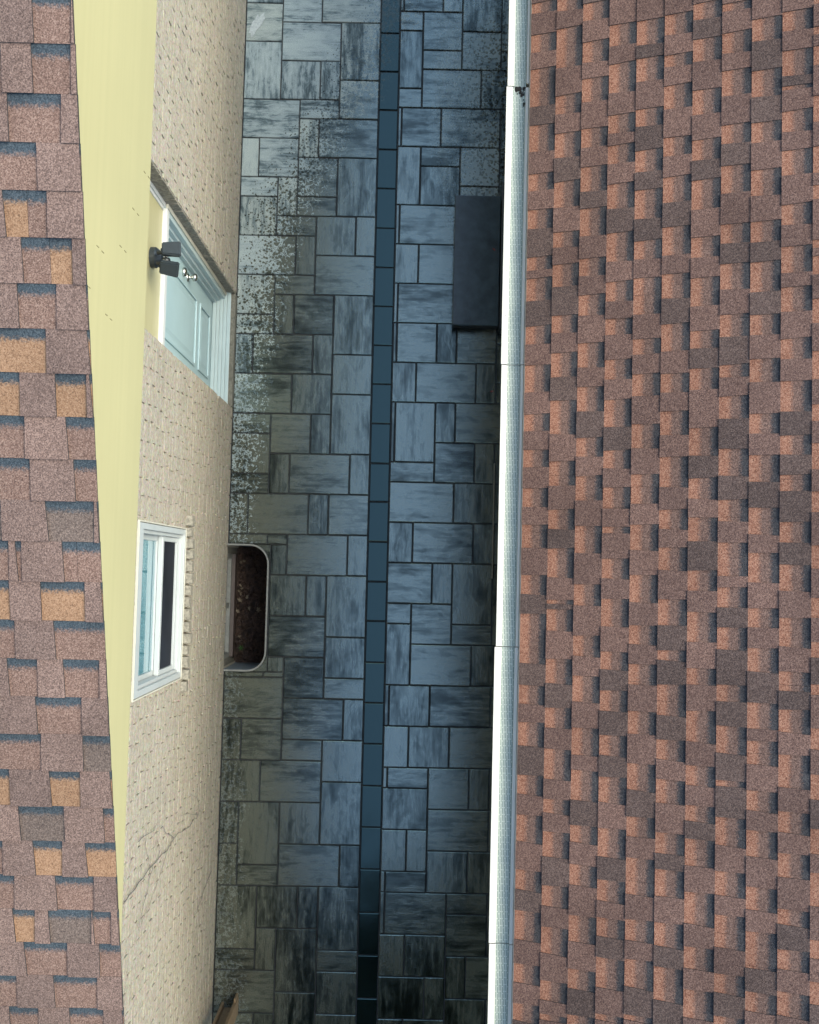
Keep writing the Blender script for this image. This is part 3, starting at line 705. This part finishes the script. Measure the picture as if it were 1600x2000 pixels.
# ------------------------------------------------------------------ right house
HR = tag(empty('neighbour_house', (RWALL, 0, 0)), 'house with russet brown shingle roof and white guarded gutter along its eave', 'house')
OR_ = -HR.location
def PR(mb, name, mats, parent=None, **kw):
    o = mb.build(name, mats, parent or HR, **kw); o.matrix_parent_inverse = Matrix.Identity(4)
    if parent is None: o.data.transform(Matrix.Translation(-HR.location))
    return o
EX, EZ, EA = .5956, 2.7994, .40816
cb, sb = math.cos(EA), math.sin(EA)
EY0, EY1 = -5.2, 6.0
m = MB(); m.box(RWALL, RWALL+.25, EY0, EY1, -.5, 2.74); PR(m, 'wall', M['brick'])
m = MB(); m.box(EX+.012, RWALL-.002, EY0, EY1, 2.66, 2.676); PR(m, 'soffit', M['gutter'])
m = MB(); m.box(EX+.0, EX+.02, EY0, EY1, 2.6, 2.772); PR(m, 'fascia', M['gutter'])
m = MB(); xr = 5.0; zr = EZ+(xr-EX)*math.tan(EA)
m.hexa([(EX+.021, EY0, EZ-.03), (xr, EY0, zr-.04), (xr, EY1, zr-.04), (EX+.021, EY1, EZ-.03), (EX+.004, EY0, EZ-.006), (xr, EY0, zr-.006), (xr, EY1, zr-.006), (EX+.004, EY1, EZ-.006)])
m.hexa([(xr, EY0, zr-.04), (xr+4.4, EY0, EZ-.03), (xr+4.4, EY1, EZ-.03), (xr, EY1, zr-.04), (xr, EY0, zr-.006), (xr+4.4, EY0, EZ-.006), (xr+4.4, EY1, EZ-.006), (xr, EY1, zr-.006)])
roofR = PR(m, 'roof', M['r_tab'])
m = MB(); m.box(RWALL+4.6, RWALL+4.85, EY0, EY1, -.5, 2.74); PR(m, 'rear_wall', M['brick'])
# frame for the right roof: u runs along -Y so that (u, up-slope, normal) is right-handed
FR = Matrix(((0, cb, -sb), (-1, 0, 0), (0, sb, cb)))
ORGR = Vector((EX, 0, EZ))
nrmR = FR @ Vector((0, 0, 1))
C4 = '''0-50 155-243 325-510 600-730 840-925 1015-1110 1250-1315 1355-1465 1590-1650|125-318 455-545 640-760 880-1005 1125-1200 1285-1395 1535-1620|0-85 190-290 370-485 615-710 805-925 1010-1145 1255-1340 1435-1535|105-210 300-440 550-640 700-790 890-1010 1130-1270 1370-1465 1550-1630|85-205 270-385 520-605 725-830 918-1060 1170-1258 1350-1530|55-155 255-312 405-520 658-752 855-980 1100-1240 1330-1450 1578-1650|0-80 175-285 425-548 672-772 870-1015 1150-1250 1350-1490 1610-1650|0-38 145-245 330-455 597-690 797-935 1085-1180 1280-1405 1530-1640|75-185 330-460 585-685 818-945 1072-1175 1272-1420 1530-1630|38-135 230-355 405-425 530-630 722-845 990-1088 1195-1325 1395-1515|110-150 205-300 450-580 700-830 890-960 1160-1200 1240-1330 1450-1570'''
C5 = '''0-25 125-255 360-440 528-612 712-800 885-995 1125-1215 1310-1440 1452-1545|68-183 293-452 583-700 815-905 1000-1135 1243-1262 1288-1390 1525-1640|20-135 228-345 472-560 655-770 890-1020 1170-1270 1415-1510 1605-1648|98-193 290-420 532-615 708-808 895-925 1048-1140 1240-1370 1490-1575|0-75 168-272 405-520 645-785 885-1005 1125-1255 1365-1455 1550-1648|0-60 165-255 345-458 562-705 815-905 995-1100 1240-1365 1485-1530|0-45 140-243 425-555 665-760 850-965 1105-1200 1300-1445 1570-1648|125-183 275-380 522-650 768-868 970-1130 1185-1280 1375-1480|95-205 355-450 553-680 803-930 1020-1160 1285-1375 1475-1585|0-95 200-345 460-550 648-725 873-970 1075-1200 1330-1465 1585-1648|55-190 310-390 495-620 725-825 985-1095 1235-1330 1445-1520'''
C6 = '''0-90 178-290 430-520 620-745 880-975 1075-1215 1330-1420 1520-1600|110-205 305-450 545-610 700-820 958-1055 1155-1280 1410-1505 1570-1600|0-80 205-335 405-550 670-750 855-955 1100-1225 1355-1450|28-125 240-335 440-560 685-820 930-1030 1110-1200 1300-1445 1570-1600|125-235 375-500 630-725 825-1000 1120-1220 1310-1440 1575-1600|0-145 262-355 450-565 705-805 880-1010 1135-1245 1345-1505|125-270 385-480 575-650 735-865 990-1140 1250-1355 1455-1590|0-80 195-325 455-485 632-765 890-1005 1100-1255 1380-1470|85-210 270-380 505-600 695-820 965-1075 1180-1355 1465-1560|0-30 120-225 335-490 605-705 805-920 1070-1145 1265-1360 1465-1580|0-50 210-310 430-550 690-810 900-1060 1220-1310 1420-1530'''
rr = random.Random(8)
def ints(s): return [tuple(float(q) for q in k.split('-')) for k in s.split()]
far = MB(); far_gap = MB()
ntab = 0
YT, YB = 4.9, -4.3
for n in range(0, 22):
    rec = []
    if n < 11:
        px = []
        for tab_, sc, y0 in ((C4, 2.5, 0), (C5, 2.4242, 660), (C6, 2.4242, 1340)):
            for a, b in ints(tab_.split('|')[n]): px.append([y0+a/sc, y0+b/sc])
        px.sort(); mg = [px[0]]
        for a, b in px[1:]:
            if a-mg[-1][1] < 6: mg[-1][1] = max(b, mg[-1][1])
            else: mg.append([a, b])
        line = ORGR + FR @ Vector((0, (n+1)*E_, 0))
        for a, b in mg:
            # intersection with the upper course line: scan the roof plane at that line's X
            def yat(py):
                lo, hi = -8., 8.
                for _ in range(40):
                    md = (lo+hi)/2; q = ROT.transposed() @ (Vector((line.x, md, line.z))-CAM); yy_ = 1000-FPX*q.y/-q.z
                    if yy_ > py: lo = md
                    else: hi = md
                return lo
            rec.append((-yat(a), -yat(b)))       # u = -Y
        u = rec[0][0]-rr.uniform(.08, .15)
        while u > -YT:
            w_ = rr.uniform(.09, .15); rec.insert(0, (u-w_, u)); u -= w_+rr.uniform(.08, .15)
        u = rec[-1][1]+rr.uniform(.08, .15)
    else: u = -YT+rr.uniform(0, .2)
    while u < -YB:
        w_ = rr.uniform(.09, .15); rec.append((u, u+w_)); u += w_+rr.uniform(.08, .15)
    # lower lamination strips about a metre long
    u = -YT-.15-rr.uniform(0, .6)
    while u < -YB+.1:
        L = rr.uniform(.97, 1.0) if n < 13 else 3.2
        slab_obj('shingle', u+.0006, u+L-.0006, T0, T1, .0055, M['r_gap'], roofR, FR, ORGR, n)
        u += L
    prev = -YT-.3
    for a, b in rec + [(-YB+.3, None)]:
        if a-prev > .006:
            mt = M['r_dark'] if rr.random() < .30 else M['r_tab']
            dz = rr.uniform(0, .0015); sk = rr.uniform(-.002, .008), -rr.uniform(-.002, .008)
            vis = n < 11 and a > -3.25 and prev < 2.65
            if vis and ntab < 298:
                slab_obj('shingle_tab', prev, a, T0+.0062+dz, T1+.0045, .006, mt, roofR, FR, ORGR, n, uskew=sk); ntab += 1
            else:
                t_ = far; L0 = prev
                def W(u_, v_, z_): return ORGR + FR @ Vector((u_, v_, z_))
                v0, v1 = n*E_, (n+1)*E_
                far.hexa([W(prev, v0, T0), W(a, v0, T0), W(a, v1, T1-.001), W(prev, v1, T1-.001), W(prev, v0, T0+.0062), W(a, v0, T0+.0062), W(a, v1, T1+.0045), W(prev, v1, T1+.0045)], 1 if mt is M['r_dark'] else 0, 2)
        prev = b if b else prev
o = far.build('outlying_shingle_tabs', [M['r_tab'], M['r_dark'], M['edge']], roofR); tag(o, kind='stuff')
# everything under roofR is in world coordinates: shift it into the house's frame
roofR.location = OR_; roofR.data.transform(Matrix.Translation(HR.location))

# gutter
gut = empty('gutter'); gut.parent = HR; gut.matrix_parent_inverse = Matrix.Identity(4); gut.location = OR_
GX0, GX1, GZ = .478, .592, 2.715
m = MB()
prof = [(GX1, GZ+.01), (GX1, GZ-.115), (GX0+.035, GZ-.115), (GX0+.012, GZ-.075), (GX0+.018, GZ-.045), (GX0, GZ-.02), (GX0, GZ-.002)]
for (x0, z0), (x1, z1) in zip(prof, prof[1:]): m.quad((x0, EY0, z0), (x0, EY1, z0), (x1, EY1, z1), (x1, EY0, z1))
m.build('trough', M['gutter'], gut, fix=False)
brk = [5.9] + [atz(x, y, GZ).y for x, y in ((1010, 170), (1000, 713), (985, 1263), (975, 1842))] + [-3.6, -5.1]
gr = random.Random(3)
for i, (a, b) in enumerate(zip(brk, brk[1:])):
    y0, y1 = b+.0018, a-.0018; s = gr.uniform(-.0055, .0055); lw = .031+gr.uniform(-.002, .002)
    if i == 0: s = .004
    m = MB(); m.bbox(GX0-.004+s, GX0+lw+s, y0, y1, GZ+.0, GZ+.009, .0025); lip = m.build('front_lip', M['gutter'], gut)
    m = MB(); x0, x1 = GX0+lw+s-.004, GX1-.012+s*.5
    k = 6
    for j in range(k):
        f0, f1 = j/k, (j+1)/k; dip = lambda f: -.005*math.sin(math.pi*min(1, f*1.15))**.5 if f < .87 else -.004
        xa, xb = x0+(x1-x0)*f0, x0+(x1-x0)*f1
        m.quad((xa, y0, GZ+.004+dip(f0)), (xb, y0, GZ+.004+dip(f1)), (xb, y1, GZ+.004+dip(f1)), (xa, y1, GZ+.004+dip(f0)))
    gd = m.build('gutter_guard', M['guard'], gut, fix=False)
    for v_ in gd.data.vertices: v_.co.y -= (y0+y1)/2
    gd.location.y = (y0+y1)/2
    m = MB(); m.bbox(GX1-.013+s*.5, GX1+.002, y0+(.0 if i != 0 else .012), y1-(.006 if i == 1 else 0), GZ+.003, GZ+.017, .002); m.build('rear_flange', M['gutter'], gut)
    for q in range(2):
        pass
for i, (px_, py_) in enumerate(((1001, 168), (1001, 176), (991, 440), (989, 528), (987, 616), (979, 925), (975, 1160))):
    p = atz(px_, py_, GZ+.009)
    m = lathe([(0, .0022), (.0012, .0018)], (GX0+.014, p.y, GZ+.009), (0, 0, 1), 8); m.build('rivet', M['vine'], gut)
# debris caught at a guard joint
m = MB(); dr = random.Random(4)
for k in range(60):
    t_ = dr.random(); y_ = brk[1]-.004-abs(dr.gauss(0, .03))*(.3+t_); x_ = GX0+.045+.05*t_
    s = dr.uniform(.002, .006); m.box(x_-s, x_+s, y_-s, y_+s, GZ-.004, GZ+dr.uniform(.001, .006))
tag(m.build('leaf_debris', M['debris']), 'dark clump of debris caught at a joint in the gutter guard', 'debris')

# dark stone step at the right-hand wall, with the door sill behind it
a = atz(889, 381, .15); b = atz(884, 634, .15)
st = tag(empty('stone_step', (.45, (a.y+b.y)/2, 0)), 'dark slate step slab on a black riser under the white gutter', 'step')
def PS(m, name, mat): o = m.build(name, mat, st); o.data.transform(Matrix.Translation(-st.location)); return o
sx0 = (a.x+b.x)/2; sy0, sy1 = b.y, a.y
m = MB(); m.bbox(sx0, .662, sy0, sy1, .115, .152, .005); PS(m, 'slab', M['slab'])
m = MB(); m.box(sx0+.012, .66, sy0+.012, sy1-.012, -.008, .1145); PS(m, 'riser', M['riser'])
m = MB(); m.bbox(.668, RWALL-.002, sy0-.03, sy1+.10, -.008, .19, .004); ds = PR(m, 'door_sill', M['black'])

# thin edging left along the foundation
for (ya_, yb_, xx) in ((905, 1130, 966),):
    p0, p1 = atz(xx, ya_, .02), atz(xx-4, yb_, .02); m = MB(); m.bbox(p0.x-.004, p0.x+.004, p1.y, p0.y, -.01, .03, .002)
    tag(m.build('edging_strip', M['concrete']), 'thin grey edging strip on edge between the paving and the eave', 'edging')

# ------------------------------------------------------------------ window well with leaves
ww = tag(empty('window_well', (WALLX, (WY0+WY1)/2, 0)), 'galvanised steel window well with rounded corners, full of dead leaves', 'window well')
path = []
R_ = .15
path.append((WALLX-.01, WY1)); path.append((WX1-R_, WY1))
for k in range(1, 9):
    a = math.pi/2*(1-k/9); path.append((WX1-R_+R_*math.cos(a), WY1-R_+R_*math.sin(a)))
path.append((WX1, WY1-R_)); path.append((WX1, WY0+R_))
for k in range(1, 9):
    a = -math.pi/2*k/9; path.append((WX1-R_+R_*math.cos(a), WY0+R_+R_*math.sin(a)))
path.append((WX1-R_, WY0)); path.append((WALLX-.01, WY0))
def offs(path, d):
    out = []
    for i, p in enumerate(path):
        q0 = Vector(path[max(i-1, 0)]); q1 = Vector(path[min(i+1, len(path)-1)]); t_ = (q1-q0).normalized(); out.append((p[0]+(-t_.y)*d*-1*-1, p[1]+t_.x*d))
    return out
def well(z0, z1, d, name, mat):
    m = MB(); pi = offs(path, -d); po = offs(path, d)
    for i in range(len(path)-1):
        for q, flip in ((pi, 0), (po, 1)): m.quad((*q[i], z0), (*q[i+1], z0), (*q[i+1], z1), (*q[i], z1))
        m.quad((*pi[i], z1), (*pi[i+1], z1), (*po[i+1], z1), (*po[i], z1))
    o = m.build(name, mat, ww, smooth=False); o.data.transform(Matrix.Translation(-ww.location)); return o
well(-.95, .022, .003, 'well_wall', M['galv']); well(.0225, .032, .0065, 'rim', M['galvrim'])
for sy_, yc in ((1, WY1), (-1, WY0)):        # slabs cut to the curve of the well
    m = MB(); pts = [(WX1+.008, yc+sy_*.004)]
    for k in range(0, 10):
        a = math.pi/2*k/9; pts.append((WX1-R_+.006+(R_+.004)*math.cos(a), yc-sy_*R_+sy_*((R_+.004)*math.sin(a))))
    if sy_ < 0: pts = pts[::-1]
    m.poly([(x, y, -.001) for x, y in pts]); n_ = len(pts)
    for k in range(n_):
        a, b = pts[k], pts[(k+1) % n_]; m.quad((*a, -.05), (*b, -.05), (*b, -.001), (*a, -.001))
    m.build('paver', M['paver'], pavement)
# litter
lt = random.Random(6); m = MB()
m.quad((BX-.1, WY0+.003, -.62), (WX1-.003, WY0+.003, -.62), (WX1-.003, WY1-.003, -.62), (BX-.1, WY1-.003, -.62))
def leaf(m, c, s, rot, tilt, mi=0, lobes=5):
    q = Matrix.Rotation(rot, 3, 'Z') @ Matrix.Rotation(tilt, 3, 'X'); pts = []
    for k in range(lobes*2):
        a = 2*math.pi*k/(lobes*2); r = s*(1 if k % 2 == 0 else .55)*lt.uniform(.8, 1.15); pts.append(Vector(c)+q @ Vector((r*math.cos(a)*.7, r*math.sin(a), .12*s*math.sin(3*a))))
    i = len(m.v); m.v.append(tuple(Vector(c)+q @ Vector((0, 0, -.15*s)))); m.v += [tuple(p) for p in pts]
    for k in range(len(pts)): m.f.append((i, i+1+k, i+1+(k+1) % len(pts))); m.m.append(mi)
m.m = [0]*len(m.f)
for k in range(1500):
    leaf(m, (lt.uniform(WALLX-.05, WX1-.02), lt.uniform(WY0+.02, WY1-.02), -.615+lt.uniform(0, .05)), lt.uniform(.010, .028), lt.uniform(0, 6.3), lt.gauss(0, .6))
tag(m.build('leaf_litter', M['litter'], fix=False), 'dark brown dead leaf litter lying in the bottom of the steel window well', 'leaf litter', kind='stuff')
for k, (px_, py_, s, mt) in enumerate(((470, 1143, .018, 0), (473, 1149, .016, 0), (467, 1154, .018, 0), (470, 1160, .02, 0), (469, 1172, .03, 0), (483, 1166, .022, 0), (464, 1193, .024, 0), (505, 1191, .034, 0), (487, 1188, .024, 0), (471, 1098, .02, 0), (477, 1096, .018, 0), (468, 1243, .018, 0))):
    p = atz(px_, py_, -.555); m = MB(); leaf(m, (0, 0, 0), s, lt.uniform(0, 6), lt.gauss(0, .25)); o = m.build('dead_leaf', M['leaf_pale'], fix=False); o.location = p
    tag(o, 'pale dead leaf lying on the dark litter in the window well', 'leaf', 'pale leaves in the window well')
p = atz(472, 1265, -.56); m = MB()
for k in range(6):
    a = k*1.05; m.tube([p, p+Vector((.012*math.cos(a), .012*math.sin(a), .02)), p+Vector((.028*math.cos(a), .028*math.sin(a), .024))], [.002, .004, .001], 5)
tag(m.build('green_sprout', M['leaf_green']), 'tiny green sprout growing among dead leaves in the window well', 'sprout')
for k, (px_, py_, z_, lab) in enumerate(((965, 487, .158, 'small red leaf fallen on the dark slate step'), (961, 764, .006, 'small red leaf fallen on the paving past the slate step'))):
    p = atz(px_, py_, z_); m = MB(); leaf(m, (0, 0, 0), .018, 1+k, .1); o = m.build('red_leaf', M['leaf_red'], fix=False); o.location = p; tag(o, lab, 'leaf')

# ------------------------------------------------------------------ flood light over the door
bp = atx(297, 503, XP+.004)
FLT = tag(empty('flood_light', bp), 'black twin-head security flood light on the yellow panel over the blue door', 'flood light')
def PF(m, name, mat, parent=None, **kw):
    o = m.build(name, mat, parent or FLT, **kw); return o
PF(lathe([(-.004, .060), (.026, .060), (.034, .054), (.060, .032), (.064, .0)], (0, 0, 0), (1, 0, 0), 24), 'base', M['greyplast'])
def head(px_, py_, X, yaw, pitch, roll):
    c = atx(px_, py_, X)-bp
    q = (Matrix.Rotation(yaw, 4, 'Z') @ Matrix.Rotation(pitch, 4, 'Y') @ Matrix.Rotation(roll, 4, 'X'))
    bm = bmesh.new(); bmesh.ops.create_cube(bm, size=1)
    for v_ in bm.verts:
        f = v_.co.x; tap = 1.0 if f > 0 else .82
        v_.co = Vector((v_.co.x*.105, v_.co.y*.088*tap, v_.co.z*.034*(1 if f > 0 else 1.25)))
    bmesh.ops.bevel(bm, geom=list(bm.edges), offset=.006, segments=2, affect='EDGES')
    bmesh.ops.transform(bm, matrix=q, verts=bm.verts); bmesh.ops.translate(bm, vec=c, verts=bm.verts)
    m = MB(); m.addbm(bm); hd = PF(m, 'lamp_head', M['greyplast'])
    bm = bmesh.new(); bmesh.ops.create_cube(bm, size=1)
    for v_ in bm.verts: v_.co = Vector((v_.co.x*.088+.002, v_.co.y*.07, v_.co.z*.005-.0185))
    bmesh.ops.transform(bm, matrix=q, verts=bm.verts); bmesh.ops.translate(bm, vec=c, verts=bm.verts)
    m = MB(); m.addbm(bm); PF(m, 'lens', M['lens'], hd)
    back = c + (q @ Vector((-.052, 0, 0)))
    m = MB(); m.tube([(.048, .55*c.y, .55*c.z), (back*.6+Vector((.03, 0, 0))), back], [.011, .009, .009], 10); PF(m, 'arm', M['black'])
head(335, 487, -1.385, .05, .10, -.18); head(331, 524, -1.39, -.13, .16, .75)
sc_ = atx(326, 508, -1.41)-bp
PF(lathe([(0, .016), (.012, .021), (.03, .021), (.038, .014), (.041, 0)], (sc_.x-.02, sc_.y, sc_.z), (.8, 0, -.6), 16), 'motion_sensor', M['black'], smooth=True)

# ------------------------------------------------------------------ dead vine on the wall, wooden post
vine = tag(empty('dead_vine', (WALLX, -1.7, 1.5)), 'thin dead vine stems clinging to the buff brick wall', 'vine')
vr = random.Random(2)
def stem(pts, r0, r1):
    q = []
    for i, (a, b) in enumerate(pts):
        p = atx(a, b, WALLX+.009)
        if q:
            l_ = q[-1]
            for k in (1, 2): q.append(l_.lerp(p, k/3)+Vector((vr.uniform(0, .004), vr.gauss(0, .006), vr.gauss(0, .008))))
        q.append(p)
    m = MB(); n = len(q); m.tube([p-vine.location for p in q], [.66*(r0+(r1-r0)*i/(n-1)) for i in range(n)], 5)
    m.build('stem', M['vine'], vine)
stem([(243, 1762), (255, 1746), (272, 1722), (294, 1694), (311, 1675), (328, 1659), (334, 1646), (340, 1638), (361, 1620), (375, 1606), (387, 1592), (390, 1571)], .0042, .002)
stem([(294, 1694), (287, 1668), (283, 1636)], .003, .0012); stem([(271, 1644), (284, 1632), (302, 1621), (305, 1608)], .003, .0016)
stem([(340, 1638), (325, 1628), (314, 1612)], .003, .0012); stem([(311, 1675), (313, 1660), (306, 1640)], .0022, .0012)
stem([(299, 1690), (290, 1722), (280, 1768), (270, 1818)], .0028, .0014); stem([(328, 1659), (300, 1745), (273, 1812)], .002, .001)
stem([(413, 1701), (401, 1732), (388, 1770), (377, 1795)], .003, .0014); stem([(387, 1592), (366, 1588), (352, 1594)], .0022, .001)
stem([(390, 1571), (386, 1560), (374, 1552)], .002, .001)
b0 = atz(452, 1964, 0)
post = tag(empty('wooden_post', b0), 'raw brown timber post of nailed boards standing on the wet paving beside the wall', 'post')
def PB(m, name): return m.build(name, M['wood'], post)
m = MB(); m.bbox(-.055, .03, -.05, -.012, .004, 1.25, .004); PB(m, 'board')
m = MB(); m.bbox(.0305, .055, -.06, .07, .004, 1.2, .003); m.bbox(.036, .050, .0705, .10, .004, .12, .003); PB(m, 'side_board')
m = MB(); m.bbox(-.075, -.0555, -.06, .03, .004, 1.22, .003); PB(m, 'side_board')

# ------------------------------------------------------------------ tree beyond the end of the alley (seen mirrored in the wet paving)
tr = random.Random(9)
def tree(loc, h, rad, label):
    T = tag(empty('tree', loc), label, 'tree', 'trees beyond the end of the alley')
    m = MB(); m.tube([(0, 0, -.1), (.05, .03, h*.3), (-.04, .06, h*.6), (.02, 0, h*.9)], [.2, .16, .1, .03], 10)
    cl = []
    for k in range(60):
        z = tr.uniform(.32, 1.0)*h; f = math.sin(math.pi*min(1, max(0.06, (1.06-z/h)/.75)))**.6
        a = tr.uniform(0, 6.3); r = rad*f*math.sqrt(tr.uniform(.1, 1)); p = Vector((r*math.cos(a), r*math.sin(a), z)); cl.append(p)
        if k % 3 == 0: m.tube([(0, 0, z*.72), p*.5+Vector((0, 0, z*.38)), p], [.06, .035, .012], 6)
    m.build('trunk', M['vine'], T)
    m = MB()
    for p in cl:
        for q in range(120):
            d = Vector((tr.gauss(0, .5), tr.gauss(0, .5), tr.gauss(0, .38))); c = p+d; s = tr.uniform(.09, .17)
            u = Vector((tr.gauss(0, 1), tr.gauss(0, 1), tr.gauss(0, 1))).normalized(); v_ = u.orthogonal().normalized()
            m.quad(c-u*s, c-v_*s*.55, c+u*s, c+v_*s*.55)
    m.build('crown', M['leafgreen'], T, fix=False)
M['leafgreen'] = simple('tree_leaves', (.055, .085, .03), .6, var=.4, nscale=2)
tree((-.9, -7.9, -.07), 13, 2.7, 'tall leafy tree beyond the foot of the alley, left of its neighbour')
tree((1.9, -8.3, -.07), 13.5, 2.8, 'taller leafy tree beyond the foot of the alley behind the gutter house')
